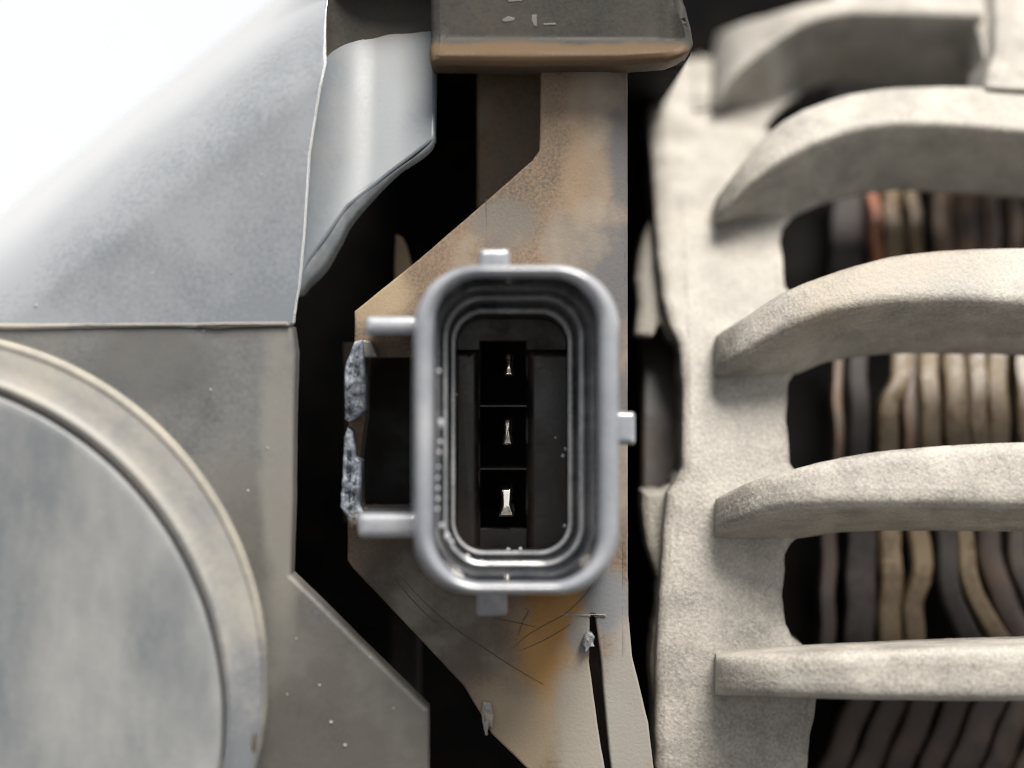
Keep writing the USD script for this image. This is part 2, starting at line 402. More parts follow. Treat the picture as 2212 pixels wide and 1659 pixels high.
flange_px = [(1390, 60), (1392, 200), (1402, 330), (1411, 420), (1407, 468), (1390, 505), (1380, 545), (1370, 600), (1378, 655), (1370, 726), (1410, 730), (1428, 690), (1440, 730), (1480, 760), (1480, 60)]
m = slab(Polygon(Qs(flange_px, lambda x, z: ys(x, z) + 2.5)), 2.5, 5.0, 0.7, 0.7, shape=lambda x, z: ys(x, z), corner=0.3, cap_res=1.2, rag=0.08)
obj('flange', rough_cast(m, 0.08), 'cast_shaded', H)
flange2_px = [(1480, 1030), (1430, 1056), (1386, 1060), (1384, 1100), (1396, 1180), (1412, 1225), (1424, 1262), (1420, 1320), (1411, 1360), (1404, 1450), (1412, 1520), (1410, 1600), (1412, 1760), (1480, 1760)]
m = slab(Polygon(Qs(flange2_px, lambda x, z: ys(x, z) + 2.5)), 2.5, 5.0, 0.7, 0.7, shape=lambda x, z: ys(x, z), corner=0.3, cap_res=1.2, rag=0.10)
obj('flange', rough_cast(m, 0.08), 'cast_shaded', H)
rec_px = [(1385, 700), (1490, 700), (1490, 1080), (1385, 1080)]
m = slab(Polygon(Qs(rec_px, lambda x, z: ys(x, z) + 9)), 9, 3.0, 0.4, 1.0, shape=lambda x, z: ys(x, z), cap_res=1.5)
obj('recess_wall', m, 'shaded_copper', H)

X = [1545, 1560, 1580, 1600, 1625, 1650, 1680, 1715, 1750, 1800, 1850, 1900, 1950, 2000, 2060, 2120, 2180, 2240, 2320, 2400]


def rib(T, B, U, xs=None, top_back=None, radius=0.16, lift=1.0, name='rib', seed=1):
    """T, B, U: measured upper edge of the outer face, its lower edge, and the lower back edge, along the rib"""
    from scipy.interpolate import PchipInterpolator as PC
    fT, fB, fU = (PC(*np.array(a, float).T, extrapolate=True) for a in (T, B, U))
    fV = PC(*np.array(top_back, float).T) if top_back else None
    xs = np.array(xs or X, float)
    xx = np.interp(np.linspace(0, len(xs) - 1, 64), np.arange(len(xs)), xs)
    rings = []
    for x in xx:
        bulge = 1 - np.clip((x - 1540) / 340.0, 0, 1)
        R = R_RIB - 9.4 * (1 - math.sqrt(max(0.0, 1 - bulge ** 2))) * lift      # the end of the rib dips into the spine
        def at(py, radius):
            f, y = drum(radius), 0.0
            for _ in range(24):
                p = Q(x, py, y)
                y = 0.6 * y + 0.4 * float(f(p[0], p[2]))
            return Q(x, py, y)
        pT, pB = at(float(fT(x)), R), at(float(fB(x)), R)
        pU = at(float(fU(x)), min(R - 2.0, R_SPINE - 1.2))
        depth = pU[1] - pB[1]
        if fV:
            pV = Q(x, float(fV(x)), pT[1] + depth)
        else:
            pV = pT + (pU - pB)
        quad = np.array([pT, pB, pU, pV])
        # widen the hidden upper back a little so the section stays convex, then round its corners
        ring = []
        for k in range(4):
            a, b, c = quad[k - 1], quad[k], quad[(k + 1) % 4]
            la, lc = np.linalg.norm(a - b), np.linalg.norm(c - b)
            r = min(1.3, 0.42 * la, 0.42 * lc)
            s, e = b + (a - b) / max(la, 1e-6) * r, b + (c - b) / max(lc, 1e-6) * r
            for t in np.linspace(0, 1, 4):
                ring.append((1 - t) ** 2 * s + 2 * t * (1 - t) * b + t * t * e)
            for t in (0.25, 0.5, 0.75):
                nb = quad[(k + 1) % 4]; s2 = e; 
                c2 = nb + (b - nb) / max(np.linalg.norm(b - nb), 1e-6) * min(1.3, 0.42 * lc)
                ring.append(s2 + (c2 - s2) * t)
        rings.append(np.array(ring))
    m = loft(rings, (True, True)); m.fix_normals()
    m = m.subdivide(); 
    m = rough_cast(m, 0.10, 0.7, seed)
    return m


RIBS = [
    # upper rib, ends at the block on the right
    dict(T=[(1500, 168), (1512, 105), (1545, 72), (1600, 45), (1700, 14), (1800, -10), (1950, -30), (2150, -30)],
         B=[(1500, 238), (1541, 228), (1575, 175), (1637, 112), (1700, 67), (1762, 37), (1866, 21), (2075, 25), (2150, 30)],
         U=[(1500, 250), (1600, 248), (1660, 246), (1687, 232), (1741, 202), (1803, 190), (1866, 196), (2000, 205), (2150, 205)],
         xs=[1502, 1510, 1525, 1545, 1570, 1600, 1650, 1700, 1750, 1800, 1850, 1900, 1950, 2000, 2050, 2100, 2122]),
    dict(T=[(1540, 432), (1560, 405), (1600, 350), (1660, 278), (1700, 247), (1750, 222), (1850, 192), (1950, 180), (2050, 178), (2212, 183), (2400, 196)],
         B=[(1540, 478), (1552, 471), (1616, 400), (1700, 337), (1783, 300), (1866, 275), (1950, 267), (2075, 271), (2212, 284), (2400, 305)],
         U=[(1540, 490), (1620, 490), (1690, 486), (1740, 466), (1792, 446), (1866, 430), (1950, 421), (2075, 428), (2212, 437), (2400, 452)]),
    dict(T=[(1545, 722), (1575, 700), (1616, 672), (1696, 621), (1792, 583), (1866, 560), (1950, 541), (2080, 530), (2212, 527), (2400, 530)],
         B=[(1545, 806), (1570, 790), (1616, 758), (1700, 708), (1825, 667), (1950, 652), (2075, 650), (2212, 658), (2400, 672)],
         U=[(1545, 818), (1640, 823), (1708, 820), (1783, 792), (1866, 778), (1950, 773), (2080, 773), (2212, 777), (2400, 786)]),
    dict(T=[(1545, 1072), (1616, 1036), (1708, 1007), (1790, 987), (1866, 973), (2040, 956), (2212, 948), (2400, 944)],
         B=[(1545, 1150), (1616, 1118), (1700, 1097), (1825, 1091), (1950, 1092), (2212, 1097), (2400, 1102)],
         U=[(1545, 1165), (1640, 1173), (1712, 1171), (1825, 1156), (1950, 1152), (2212, 1154), (2400, 1158)]),
    dict(T=[(1530, 1422), (1726, 1410), (1950, 1400), (2212, 1394), (2400, 1388)],
         B=[(1530, 1503), (1766, 1511), (1950, 1514), (2212, 1516), (2400, 1516)],
         U=[(1530, 1498), (1766, 1503), (1950, 1504), (2212, 1505), (2400, 1505)],
         top_back=[(1530, 1406), (1726, 1391), (1950, 1381), (2212, 1371), (2400, 1366)]),
]
for i, r in enumerate(RIBS):
    obj('rib', rib(seed=20 + i, **r), 'cast_aluminium', H)

# block that the upper rib runs into
bl = [(2128, 190), (2136, 150), (2150, 112), (2144, -40), (2140, -90), (2420, -90), (2420, 205)]
m = slab(Polygon(Qs(bl, lambda x, z: yr(x, z) - 1.0)), -1.0, 9.0, 0.8, 0.8, shape=lambda x, z: yr(x, z), corner=0.4, cap_res=1.2)
obj('boss', rough_cast(m, 0.08), 'cast_aluminium', H)
bw = [(2084, -90), (2092, 0), (2118, 80), (2136, 168), (2160, 168), (2160, -90)]
m = slab(Polygon(Qs(bw, lambda x, z: yr(x, z) + 2.5)), 2.5, 6.0, 0.7, 0.8, shape=lambda x, z: yr(x, z), corner=0.3, cap_res=1.2)
obj('boss_wall', rough_cast(m, 0.06), 'cast_aluminium', H)

# ------------------------------------------------------------------ winding seen through the slots
W = thing('stator_winding', 'bundle of flat copper wires behind the slots of the cast housing', 'winding', [30, 20, -45])
yw = lambda x, z: ys(x, z) + 11.5
xs_ = np.linspace(16, 62, 4); zs_ = np.linspace(-52, 42, 60)
V = np.array([[x, float(ys(x, z)) + 19.5, z] for z in zs_ for x in xs_])
F = []
for a in range(len(zs_) - 1):
    for b in range(3):
        k = a * 4 + b
        F += [[k, k + 1, k + 5], [k, k + 5, k + 4]]
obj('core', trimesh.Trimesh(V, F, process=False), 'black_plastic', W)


def wire(pts, width, mat, deep=0.0):
    path = []
    ph = rng.random() * 6; deep = deep + 0.9 * (rng.random() - 0.5); width = width * (0.85 + 0.3 * rng.random())
    for i_, (px, py) in enumerate(spline(pts, 26)):
        px += 2.0 * math.sin(i_ * 0.55 + ph) + 1.2 * (rng.random() - 0.5)
        (x, z), = Qs([(px, py)], lambda x, z: yw(x, z) + deep)
        path.append([x, float(yw(x, z)) + deep, z])
    obj('copper_wire', tube(path, 1.0, 12, flat=(width * K * 0.6, 1.0)), mat, W)


# upper slot
wire([(1832, 380), (1830, 470), (1826, 600)], 66, 'grey_varnish', 1.2)
wire([(1880, 400), (1888, 480), (1893, 600)], 26, 'copper_orange', -0.6)
wire([(1915, 390), (1925, 470), (1932, 600)], 40, 'copper_varnish', 0)
wire([(1962, 380), (1972, 470), (1982, 600)], 34, 'copper_varnish', 0)
for x in (2030, 2080, 2130, 2185, 2235):
    wire([(x, 380), (x + 4, 480), (x + 8, 600)], 44, 'dark_copper', 2.6)
# middle slot
wire([(1806, 720), (1808, 880), (1812, 1030)], 26, 'dark_copper', 2.4)
wire([(1850, 720), (1852, 850), (1856, 930), (1848, 1030)], 38, 'grey_varnish', 0.4)
wire([(1946, 760), (1940, 830), (1922, 870), (1916, 950), (1918, 1030)], 46, 'copper_varnish', -0.4)
for x, w_ in ((2004, 46), (2060, 44), (2108, 44), (2150, 42)):
    wire([(x, 740), (x + 2, 850), (x + 6, 940), (x + 12, 1030)], w_, 'copper_varnish', 0.5)
wire([(1966, 760), (1966, 900), (1970, 1030)], 34, 'dark_copper', 2.0)
wire([(2205, 760), (2212, 900), (2222, 1030)], 40, 'copper_varnish', 1.0)
wire([(2260, 760), (2262, 900), (2266, 1030)], 46, 'copper_varnish', 1.0)
# lower slot
wire([(1790, 1130), (1786, 1300), (1784, 1420)], 40, 'shaded_copper', 3.0)
wire([(1862, 1130), (1858, 1300), (1856, 1420)], 70, 'grey_varnish', 1.6)
wire([(1918, 1130), (1924, 1250), (1922, 1330), (1920, 1420)], 44, 'copper_varnish', 0.8)
wire([(1975, 1120), (1990, 1200), (1988, 1240), (1972, 1310), (1978, 1420)], 46, 'copper_varnish', 0.6)
wire([(2040, 1120), (2046, 1220), (2054, 1290), (2080, 1350), (2130, 1420)], 40, 'grey_varnish', 0.4)
wire([(2078, 1120), (2086, 1210), (2106, 1290), (2140, 1350), (2200, 1420)], 36, 'copper_varnish', 1.0)
wire([(2130, 1120), (2140, 1210), (2170, 1300), (2230, 1400)], 44, 'shaded_copper', 2.0)
wire([(2190, 1120), (2196, 1210), (2230, 1300), (2290, 1400)], 44, 'shaded_copper', 2.0)
# bottom slot
for k, x in enumerate((1800, 1870, 1940, 2010, 2080, 2150, 2220, 2290)):
    wire([(x + 70, 1480), (x + 30, 1580), (x - 30, 1720)], 56, 'shaded_copper', 2.5 + 0.7 * (k % 2))

# ------------------------------------------------------------------ black plastic cover on the left
C = thing('end_cover', 'dusty black plastic end cover on the left, with a scooped tongue and cut corner', 'cover', [-35, -3, -40])
pan = [(-160, 716), (-160, -160), (690, -160), (693, 0), (702, 130), (690, 190), (668, 330), (657, 500), (646, 620), (640, 650), (633, 702), (300, 706)]
ton = [(690, 118), (708, 84), (740, 52), (790, 22), (850, 8), (944, 0), (940, 300), (841, 376), (753, 447), (702, 520), (664, 571), (640, 628), (630, 560), (636, 330), (668, 150)]


def panel_shape(x, z):
    px, py = back_px(x, z, -6.0)
    d = (px * -0.618 + (py - 615) * -0.786) * K                      # beyond the shoulder line, towards the upper left
    return 0.13 * np.maximum(0, d + 3.6) ** 2 + 0.5 * smoothstep(660, 712, py) * 0


def tongue_shape(x, z):
    px, py = back_px(x, z, -6.0)
    h = np.maximum(0, 640 - py) * K
    roll = np.maximum(0, 800 - px) * K
    floor = 0.35 + 0.36 * h - 0.085 * roll ** 2 * smoothstep(2, 14, h) - 0.02 * (np.maximum(0, px - 850) * K) ** 2 * smoothstep(0, 8, h)
    return floor


def wall_shape(x, z):
    px, py = back_px(x, z, 0.0)
    return ARCH(np.clip(px, 685, 950)) - 6.0


from scipy.interpolate import PchipInterpolator
arch_px = np.array([[685, 165], [700, 132], [720, 100], [750, 71], [780, 53], [810, 42], [850, 33], [900, 28], [950, 25]], float)
ARCH = PchipInterpolator(arch_px[:, 0], [float(tongue_shape(*[np.array([c]) for c in Q(a_, b_, -6.0)[[0, 2]]])[0]) for a_, b_ in arch_px])


m = slab(Polygon([Q(*p, -6.0)[[0, 2]] for p in pan]), -6.0, 0.8, 0.12, 0.8, shape=panel_shape, cap_res=0.7, corner=0.25)
UP = obj('upper_panel', m, 'smooth_plastic', C, smooth=50)
m = slab(Polygon(Qs(ton, lambda x, z: -6.0 + float(tongue_shape(np.array([x]), np.array([z]))[0]))), -6.0, 3.0, 0.3, 0.5, shape=tongue_shape, cap_res=0.45, corner=0.1)
obj('tongue', m, 'tongue_plastic', C, smooth=50)
wl = [(706, 160), (702, -200), (950, -200), (944, 0), (941, 160)]
obj('tongue_wall', slab(Polygon([Q(*p, 2.5)[[0, 2]] for p in wl]), 0.0, 2.0, 0.1, 0.6, shape=wall_shape, cap_res=0.8), 'bar_plastic', C)  # darker plastic than the cover: the wall's shade is put into its colour
shade_hood = [(722, -30), (930, -32), (930, -300), (722, -300)]
obj('shade_hood', slab(Polygon([Q(*p, 0.0)[[0, 2]] for p in shade_hood]), 0.4, 6.0, 0.4, 1.0), 'cover_plastic', C)  # unseen overhang, added only to shade the tongue wall
# torn edge face under the tongue
EA = [(941, 292), (934, 303), (841, 378), (753, 449), (702, 522), (664, 573), (640, 630)]
EB = [(942, 305), (936, 321), (863, 378), (797, 445), (761, 489), (730, 547), (704, 590), (668, 625), (653, 641), (634, 640)]
pa, pb = (spline([Q(*p, 0)[[0, 2]] for p in P_], 60) for P_ in (EA, EB))
strips = [[], [], []]
for k in range(60):
    ta = float(tongue_shape(*[np.array([v]) for v in pa[k]])[0]) - 6.0
    jit = 0.25 * (meshkit.fbm(np.array([[pb[k][0] * 1.4, pb[k][1] * 1.4, 0.0]]), 4, 3)[0] - 0.5)
    fa, fb = (1 + (ta + 6 + 0.2) / D), (1 + ta / D)
    A_ = np.array([pa[k][0] * (1 + ta / D), ta + 0.08, pa[k][1] * (1 + ta / D)])
    yb = ta + 0.75
    B_ = np.array([pb[k][0] * (1 + yb / D) + jit, yb, pb[k][1] * (1 + yb / D) + jit])
    strips[0].append(A_); strips[1].append(B_); strips[2].append(A_ + [-0.3, 2.6, 0.2])
mid_ = [(a_ + b_) / 2 + [0, -0.25 + 0.3 * (meshkit.fbm(a_[None] * 1.3, 3, 5)[0] - 0.5), 0] for a_, b_ in zip(strips[0], strips[1])]
m = loft([np.array([strips[0][k], mid_[k], strips[1][k], strips[2][k]]) for k in range(60)], (True, True)); m.fix_normals()
obj('torn_edge', m, 'cut_plastic', C)
low = [(-160, 708), (300, 706), (632, 704), (640, 760), (636, 900), (634, 1100), (629, 1240), (700, 1308), (780, 1388), (850, 1457), (926, 1531), (926, 1800), (-160, 1800)]
m = slab(Polygon([Q(*p, -5.4)[[0, 2]] for p in low]), -5.85, 3.2, 0.4, 0.9, cap_res=2.0, corner=0.2, rag=0.03)
LP = obj('lower_panel', m, 'cover_plastic', C)
# ragged lip of flash along the seam
rib_l = [(-160, 700), (300, 699), (450, 698), (620, 696), (624, 703), (560, 704), (500, 705), (470, 709), (440, 706), (380, 703), (200, 704), (80, 708), (-160, 706)]
m = slab(Polygon([Q(*p, -6.3)[[0, 2]] for p in rib_l]), -6.22, 1.2, 0.10, 0.5, rag=0.06, ragscale=1.0)
obj('seam_flash', m, 'pale_plastic', C)

for px, py, r in ((565, 378, 3), (470, 440, 3), (660, 330, 3), (668, 300, 3), (672, 235, 3), (78, 660, 5), (540, 500, 2.5), (330, 590, 3), (500, 588, 3), (455, 842, 4), (440, 715, 4), (578, 968, 4), (536, 1060, 4), (690, 1480, 4), (640, 1380, 3), (745, 1610, 6), (715, 1560, 5), (850, 1530, 3), (620, 1500, 3), (800, 1420, 3)):
    y = -6.0 if py < 705 else -5.85
    s_ = trimesh.creation.icosphere(1, r * K * 0.6)
    p = Q(px, py, y)
    if py < 705: p = Q(px, py, y + float(panel_shape(np.array([p[0]]), np.array([p[2]]))[0]))
    s_.apply_translation(p)
    obj('dust_speck', s_, 'white_dust', UP if py < 705 else LP, smooth=True)

# ------------------------------------------------------------------ round cap at the lower left
B = thing('bearing_cap', 'large round dusty grey cap with a raised rim at the lower left', 'cap', [-45, -6, -28])
NA = 220


def circ(f, y):
    """f: 0 the outer circle, 1 the inner one"""
    cx, cy, r = -172 + f * -100, 1466 + f * 92, 752 + f * 1.6 - 0 * f
    a = np.linspace(0, 2 * np.pi, NA, endpoint=False)
    return np.array([Q(cx + r * math.cos(t), cy + r * math.sin(t), y) for t in a])


def circle_px(cx, cy, r, y):
    a = np.linspace(0, 2 * np.pi, NA, endpoint=False)
    return np.array([Q(cx + r * math.cos(t), cy + r * math.sin(t), y) for t in a])


prof_edge = [(-0.015, -0.8), (-0.005, -6.6), (0.02, -7.3), (0.06, -7.65), (0.11, -7.75), (0.15, -7.6), (0.17, -7.3)]
prof = [(0.02, -0.8), (0.10, -7.4), (0.16, -7.6), (0.45, -7.65), (0.70, -7.75), (0.78, -8.1), (0.83, -8.25), (0.87, -8.2), (0.91, -7.95), (0.95, -7.9)]
m = loft([circ(f, y - 4.0) for k, (f, y) in enumerate(prof)]); m.fix_normals()
if m.face_normals[NA * 4:NA * 6, 1].mean() > 0: m.invert()
RM = obj('rim', m, 'cap_rim', B, smooth=60)
m = loft([circ(f, y - 4.0) for f, y in prof_edge]); m.fix_normals()
if m.face_normals[NA * 4:NA * 6, 1].mean() > 0: m.invert()
obj('rim_edge', m, 'cap_edge', RM, smooth=60)
rr = [(753.6, -7.6), (750, -7.82), (744, -7.95), (730, -8.0), (640, -7.9), (480, -7.6), (300, -7.4), (120, -7.3)]
rings = [circle_px(-272, 1558, r, y - 4.0) for r, y in rr]
m = loft(rings, (False, True)); m.fix_normals()
if m.face_normals[:, 1].mean() > 0: m.invert()
obj('disc', m, 'cap_plastic', B, smooth=60)
for pts in ([(548, 1582), (556, 1600), (553, 1625), (543, 1622), (542, 1600)], [(462, 1638), (478, 1650), (476, 1680), (455, 1680), (450, 1660)]):
    m = slab(Polygon([Q(*p, -12.2)[[0, 2]] for p in pts]), -11.75, 0.8, 0.1, 0.3)
    obj('notch_chip', m, 'scratch_dark', B)  # dark chips laid on in place of small notches

# ------------------------------------------------------------------ bar across the top
T = thing('top_bar', 'dark grey plastic bar with a brown dusty lip across the top', 'bar', [5, 5, 30])
bar = [(930, 146), (930, -420), (1474, -420), (1476, 0), (1498, 55), (1502, 88), (1490, 112), (1468, 128), (1440, 139), (1350, 146), (1150, 150)]


def bar_shape(x, z):
    px, py = back_px(x, z, -2.0)
    return -1.8 * smoothstep(78, 128, py) + 1.6 * smoothstep(1478, 1500, px) + 0.8 * np.exp(-((px - 1450) / 20.0) ** 2) * (py < 90)


m = slab(Polygon([Q(*p, -2.0)[[0, 2]] for p in bar]), -2.0, 5.0, 0.8, 0.6, shape=bar_shape, cap_res=0.7, corner=0.4, rag=0.05)
BD = obj('body', m, 'bar_plastic', T)
for pts in ([(1084, 42), (1098, 34), (1112, 38), (1110, 45), (1088, 48)], [(1149, 32), (1159, 31), (1160, 58), (1153, 55), (1148, 44)], [(1172, 50), (1200, 49), (1203, 54), (1176, 55)], [(1085, -8), (1125, -10), (1128, 3), (1100, 5)]):
    m = slab(Polygon([Q(*p, -2.1)[[0, 2]] for p in pts]), -2.05, 0.5, 0.06, 0.3, rag=0.06, ragscale=0.5)
    obj('raised_mark', m, 'bar_lip', BD)

# ------------------------------------------------------------------ regulator body behind the socket
G = thing('voltage_regulator', 'brown dusty regulator body of black plastic behind the socket', 'regulator', [5, 0, -35])
body = [(1168, 60), (1168, 190), (1165, 325), (1150, 346), (1030, 452), (905, 560), (766, 672), (765, 740), (752, 900), (750, 1210), (762, 1228), (880, 1352), (1000, 1480), (1040, 1545), (1062, 1585), (1140, 1662), (1225, 1780),
        (1440, 1780), (1412, 1659), (1400, 1560), (1366, 1420), (1358, 1330), (1357, 60)]
hole = [(792, 772), (900, 772), (900, 1096), (782, 1096), (776, 1000), (790, 900)]
slot = [(1277, 1329), (1283, 1330), (1288, 1370), (1297, 1431), (1307, 1555), (1318, 1659), (1328, 1765), (1316, 1765), (1309, 1659), (1299, 1606), (1283, 1492), (1275, 1431), (1276, 1365)]
xz = lambda pts, y=0.0: [Q(*p, y)[[0, 2]] for p in pts]


def body_shape(x, z):
    px, py = back_px(x, z, 0.0)
    roll = 0.9 * smoothstep(1280, 1365, px) * (1 - smoothstep(1150, 1420, py))
    return roll + 1.2 * smoothstep(1360, 1700, py) * 0 + 0.25 * (meshkit.fbm(np.c_[x / 9.0, z / 9.0, z * 0], 3, 5) - 0.5)


socket_hole = Polygon([rrect_n(960, 1255, 650, 1210, 70, 0.0)[k][[0, 2]] for k in range(len(rrect_n(960, 1255, 650, 1210, 70, 0.0)))])
P = Polygon(xz(body)).difference(Polygon(xz(hole))).difference(socket_hole).difference(Polygon(xz(slot)).buffer(0.1))
m = slab(P, 0.0, 5.0, 0.18, 0.7, shape=body_shape, cap_res=1.0, rag=0.03)
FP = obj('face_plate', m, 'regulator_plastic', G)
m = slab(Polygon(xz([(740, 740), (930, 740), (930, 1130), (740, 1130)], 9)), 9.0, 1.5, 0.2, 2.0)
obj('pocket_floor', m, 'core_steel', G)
# low ridge across the foot of the body
m = slab(Polygon(xz([(1214, 1325), (1308, 1328), (1308, 1332), (1284, 1332), (1284, 1329), (1276, 1329), (1276, 1332), (1214, 1329)])), -0.05, 0.5, 0.04, 0.6)
obj('seam_ridge', m, 'pale_plastic', FP)
m = slab(Polygon(xz([(1250, 1310), (1325, 1310), (1350, 1500), (1360, 1800), (1250, 1800)], 5)), 5.2, 1.0, 0.1, 2.0)
obj('slot_floor', m, 'dark_copper', G)
# ochre stained patch
och = [(1020, 1440), (1060, 1395), (1110, 1330), (1150, 1290), (1236, 1288), (1216, 1330), (1212, 1420), (1204, 1520), (1196, 1560), (1150, 1560), (1080, 1500)]
# torn burr beside the slot, chip at the lower left edge
for nm, pts, mat, y in (('torn_burr', [(1260, 1374), (1268, 1362), (1279, 1366), (1284, 1374), (1281, 1384), (1284, 1394), (1274, 1396), (1264, 1408), (1262, 1396), (1256, 1390)], 'torn_plastic', -0.9),
                        ('torn_chip', [(1044, 1512), (1060, 1516), (1066, 1545), (1064, 1572), (1056, 1566), (1052, 1590), (1044, 1570), (1038, 1540)], 'pale_plastic', -0.6)):
    m = slab(Polygon(xz(pts)), y, 1.4, 0.2, 0.25, rag=0.12, ragscale=0.4, cap_res=0.4, seed=8,
             shape=lambda x, z: 0.5 * (meshkit.fbm(np.c_[x / 0.5, z / 0.5, z * 0], 3, 2) - 0.5))
    obj(nm, m, mat, G)
z7 = lambda pts: [((1700 + a / 2.2725) * 0.576, (2150 + b / 2.2725) * 0.576) for a, b in pts]
SCR = [[(340, 380), (520, 415), (700, 458)], [(600, 292), (640, 318), (590, 420), (556, 530)],
       [(-420, 60), (-200, 290), (0, 460), (270, 640), (420, 740), (600, 850), (770, 945)],
       [(1195, 70), (1110, 200), (1060, 250), (960, 340), (780, 440), (600, 550), (510, 640)],
       [(1000, 430), (880, 510), (750, 580), (560, 660)], [(-500, 40), (-320, 260), (-150, 420)]]
for s in SCR:
    p = spline(z7(s), 18)
    path = [Q(a, b, 0.0) + [0, float(body_shape(np.array([Q(a, b)[0]]), np.array([Q(a, b)[2]]))[0]) - 0.03, 0] for a, b in p]
    obj('scratch', tube(path, [0.014 + 0.018 * math.sin(math.pi * (k + 1) / 19) for k in range(18)], 5), 'scratch_dark', FP)
m = tube([Q(1050, 430, -0.0), Q(1051, 480, -0.0), Q(1050, 530, -0.0)], 0.035, 5)
obj('mould_line', m, 'regulator_plastic', FP)

# pieces deep in the gap
I = thing('inner_bracket', 'brown bracket half hidden in the dark gap left of the regulator', 'bracket', [-1, 9, 15])
m = slab(Polygon(xz([(1030, 60), (1260, 60), (1260, 540), (1030, 540)], 9)), 9.0, 2.0, 0.3, 1.0, cap_res=1.5)
obj('plate', m, 'regulator_plastic', I)
obj('copper_tab', slab(Polygon(xz([(854, 505), (868, 512), (882, 545), (890, 578), (886, 604), (850, 640), (852, 560)], 12)), 12.0, 1.0, 0.2, 0.5, rag=0.1, cap_res=0.8), 'ochre_plastic', label='small ochre metal tab deep in the dark gap above the latch', cat='metal tab')
obj('inner_post', slab(Polygon(xz([(838, 1300), (905, 1340), (905, 1800), (838, 1800)], 14)), 14.0, 4.0, 0.6, 1.0, cap_res=1.5), 'grey_varnish', label='dark post in the gap below the socket, by the cut corner of the cover', cat='post')

# ------------------------------------------------------------------ three pin socket
S = thing('connector_socket', 'three-pin connector socket of black plastic with a broken latch, nearest the lens', 'socket', [0.5, 0, -4])
SH = [  # left, right, top, bottom, corner radius, depth
    (884, 1324, 584, 1288, 132, 1.0), (887, 1327, 582, 1288, 132, -4.0), (892, 1333, 577, 1286, 134, -10.0), (893, 1338, 572, 1284, 136, -13.0), (898, 1336, 573, 1282, 134, -13.8),
    (906, 1328, 578, 1277, 128, -14.2), (918, 1314, 584, 1269, 118, -14.3), (930, 1300, 592, 1262, 108, -14.0), (938, 1292, 599, 1257, 102, -13.4)]
IN = [(938, 1292, 599, 1257, 102, -13.4), (942, 1288, 606, 1250, 100, -12.4), (950, 1274, 624, 1236, 94, -10.4), (955, 1264, 637, 1226, 90, -9.2)]
LA = [(955, 1264, 637, 1226, 90, -9.2), (956.5, 1262, 639, 1224.5, 89, -9.5), (960, 1258, 642, 1220, 86, -9.6), (965, 1253, 647, 1215, 82, -9.5), (967, 1251, 649, 1213, 80, -9.0)]
IM = [(967, 1251, 649, 1213, 80, -9.0), (969, 1246, 655, 1208, 77, -7.4), (972, 1240, 663, 1202, 73, -6.4)]
LB = [(972, 1240, 663, 1202, 73, -6.4), (973, 1238.5, 665, 1200.5, 72, -6.7), (977, 1234, 669, 1197, 69, -6.8), (982, 1228, 676, 1190, 64, -6.7), (984, 1226, 679, 1188, 62, -6.2)]
ID = [(984, 1226, 679, 1188, 62, -6.2), (986, 1224, 684, 1185, 60, -1.0), (990, 1221, 691, 1181, 55, 6.0)]
m = loft([rrect_n(*r) for r in SH])
obj('shell', m, 'socket_plastic', S, smooth=50)
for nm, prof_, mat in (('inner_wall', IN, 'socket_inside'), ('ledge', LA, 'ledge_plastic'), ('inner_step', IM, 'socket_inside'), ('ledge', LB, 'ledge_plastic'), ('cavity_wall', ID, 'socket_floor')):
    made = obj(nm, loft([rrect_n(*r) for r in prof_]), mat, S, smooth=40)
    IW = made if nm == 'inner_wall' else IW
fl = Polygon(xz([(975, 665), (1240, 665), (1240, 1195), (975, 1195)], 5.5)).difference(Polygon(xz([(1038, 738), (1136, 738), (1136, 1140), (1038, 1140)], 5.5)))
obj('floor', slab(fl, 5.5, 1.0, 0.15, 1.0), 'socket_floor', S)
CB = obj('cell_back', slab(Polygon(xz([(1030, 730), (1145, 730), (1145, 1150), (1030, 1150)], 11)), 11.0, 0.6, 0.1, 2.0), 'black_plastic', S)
for px0, px1 in ((972, 1036), (1138, 1240)):
    obj('side_ledge', slab(Polygon(xz([(px0, 755), (px1, 755), (px1, 1200), (px0, 1200)], 4)), 4.0, 1.8, 0.7, 1.0), 'socket_floor', S)
for py in (877, 1013):
    obj('cell_divider', slab(Polygon(xz([(1036, py - 2.5), (1138, py - 2.5), (1138, py + 2.5), (1036, py + 2.5)], 4.2)), 4.2, 6.0, 0.06, 1.0), 'socket_floor', CB)
for (cx, y0, y1, wd) in ((1099, 762, 812, 9), (1096, 905, 962, 10), (1094, 1055, 1117, 14)):
    wd *= 1.2
    top, mid, bot = wd * 0.72, wd * 0.58, wd
    pts = [(cx - top, y0), (cx + top, y0), (cx + mid, (y0 + y1) / 2 + 4), (cx + bot, y1), (cx - bot, y1), (cx - mid, (y0 + y1) / 2 + 4)]
    obj('pin', slab(Polygon(xz(pts, 0.5)), 0.5, 10.0, 0.22, 0.4, shape=lambda x, z, a=Q(cx, y0)[2], b=Q(cx, y1)[2]: 0.9 * np.abs((z - b) / (a - b) - 0.35)), 'terminal_metal', CB)
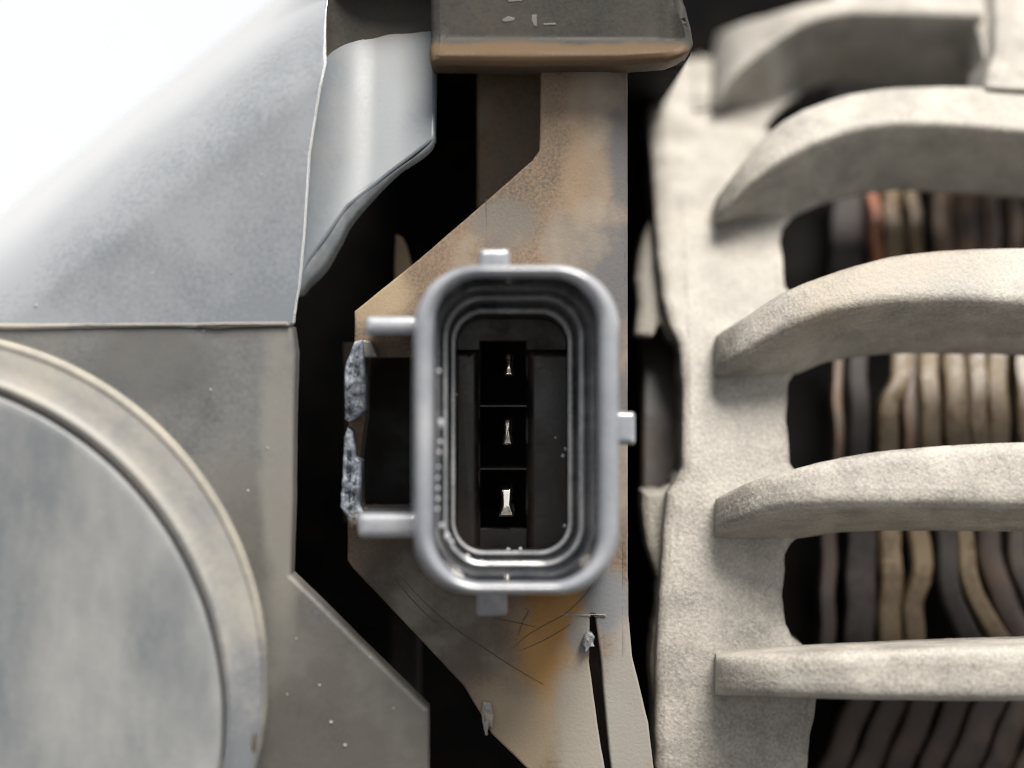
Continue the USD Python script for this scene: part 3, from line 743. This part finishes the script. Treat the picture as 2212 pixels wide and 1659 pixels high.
# tabs, latch arms, broken latch
obj('tab', slab(Polygon(xz([(1034, 538), (1101, 538), (1101, 600), (1034, 600)], -11)), -11.5, 4.0, 0.5, 0.5, corner=0.3), 'socket_plastic', S)
obj('tab', slab(Polygon(xz([(1318, 888), (1373, 890), (1373, 961), (1318, 962)], -9)), -9.0, 4.0, 0.5, 0.5, corner=0.3), 'socket_plastic', S)
obj('tab', slab(Polygon(xz([(1026, 1262), (1096, 1262), (1096, 1330), (1028, 1332)], -8)), -8.0, 4.0, 0.5, 0.5, corner=0.3), 'socket_plastic', S)
obj('latch_arm', slab(Polygon(xz([(786, 682), (912, 682), (912, 724), (786, 724)], -10)), -10.0, 9.4, 0.75, 0.5, corner=0.6, steps=5), 'socket_plastic', S)
obj('latch_arm', slab(Polygon(xz([(768, 1108), (912, 1108), (912, 1164), (772, 1164)], -10)), -10.0, 9.4, 0.75, 0.5, corner=0.6, steps=5), 'socket_plastic', S)
zc_ = lambda pts: [((1200 + a / 1.66) * 0.576, (1150 + b / 1.66) * 0.576) for a, b in pts]
torn = lambda s: (lambda x, z: 0.9 * (meshkit.fbm(np.c_[x / 0.7, z / 0.7, z * 0], 4, s) - 0.5))
L1 = [(215, 220), (265, 205), (275, 300), (283, 450), (288, 640), (240, 690), (180, 720), (155, 700), (150, 560), (150, 420), (160, 350), (185, 290)]
L2 = [(170, 755), (200, 780), (212, 860), (225, 930), (262, 960), (252, 1100), (245, 1240), (280, 1290), (250, 1370), (200, 1385), (180, 1370), (165, 1300), (125, 1245), (135, 1100), (142, 1000), (150, 820)]
obj('broken_latch', slab(Polygon(xz(zc_(L1), -3)), -3.0, 3.2, 0.35, 0.3, shape=torn(3), cap_res=0.35, rag=0.08, ragscale=0.5), 'torn_plastic', S, label='upper piece of the broken latch, dirty grey')
obj('broken_latch', slab(Polygon(xz(zc_(L2), -3)), -3.0, 3.2, 0.35, 0.3, shape=torn(6), cap_res=0.35, rag=0.08, ragscale=0.5), 'torn_plastic', S, label='lower piece of the broken latch, bluish torn plastic')
obj('latch_stub', slab(Polygon(xz(zc_([(258, 205), (322, 215), (357, 312), (262, 322)]), -2)), -2.0, 2.5, 0.2, 0.4), 'pale_plastic', S)
# crumbs of dust on the socket's inner wall
cr = [(948, 802, -12.8, 5), (952, 915, -12.6, 9), (951, 955, -12.6, 6), (949, 978, -12.6, 5), (947, 1010, -12.6, 5), (946, 1033, -12.6, 5), (946, 1055, -12.6, 5), (946, 1078, -12.6, 5), (945, 1100, -12.6, 5), (954, 1136, -12.3, 7), (966, 1160, -11.8, 8), (975, 1172, -11.5, 7),
      (985, 852, -4.6, 4), (1222, 970, -4.8, 5), (1216, 985, -4.6, 5), (1220, 1136, -4.7, 5), (1098, 1188, -5.0, 6), (1124, 1186, -5.0, 5), (1262, 960, -8.2, 5), (1268, 990, -8.6, 5), (1182, 625, -9.6, 5), (1088, 622, -9.6, 5), (1010, 1205, -9.0, 7), (1040, 1216, -9, 7), (1200, 945, -3, 3)]
for a, b, y, r in cr:
    s = trimesh.creation.icosphere(1, r * K * 0.75)
    s.vertices *= 1 + 0.25 * (rng.random((len(s.vertices), 1)) - 0.5)
    s.apply_scale([1, 0.7, 1.15 + 0.5 * rng.random() * (r > 6)])
    s.apply_translation(Q(a, b, y))
    obj('dust_crumb', s, 'white_dust', IW, smooth=True)
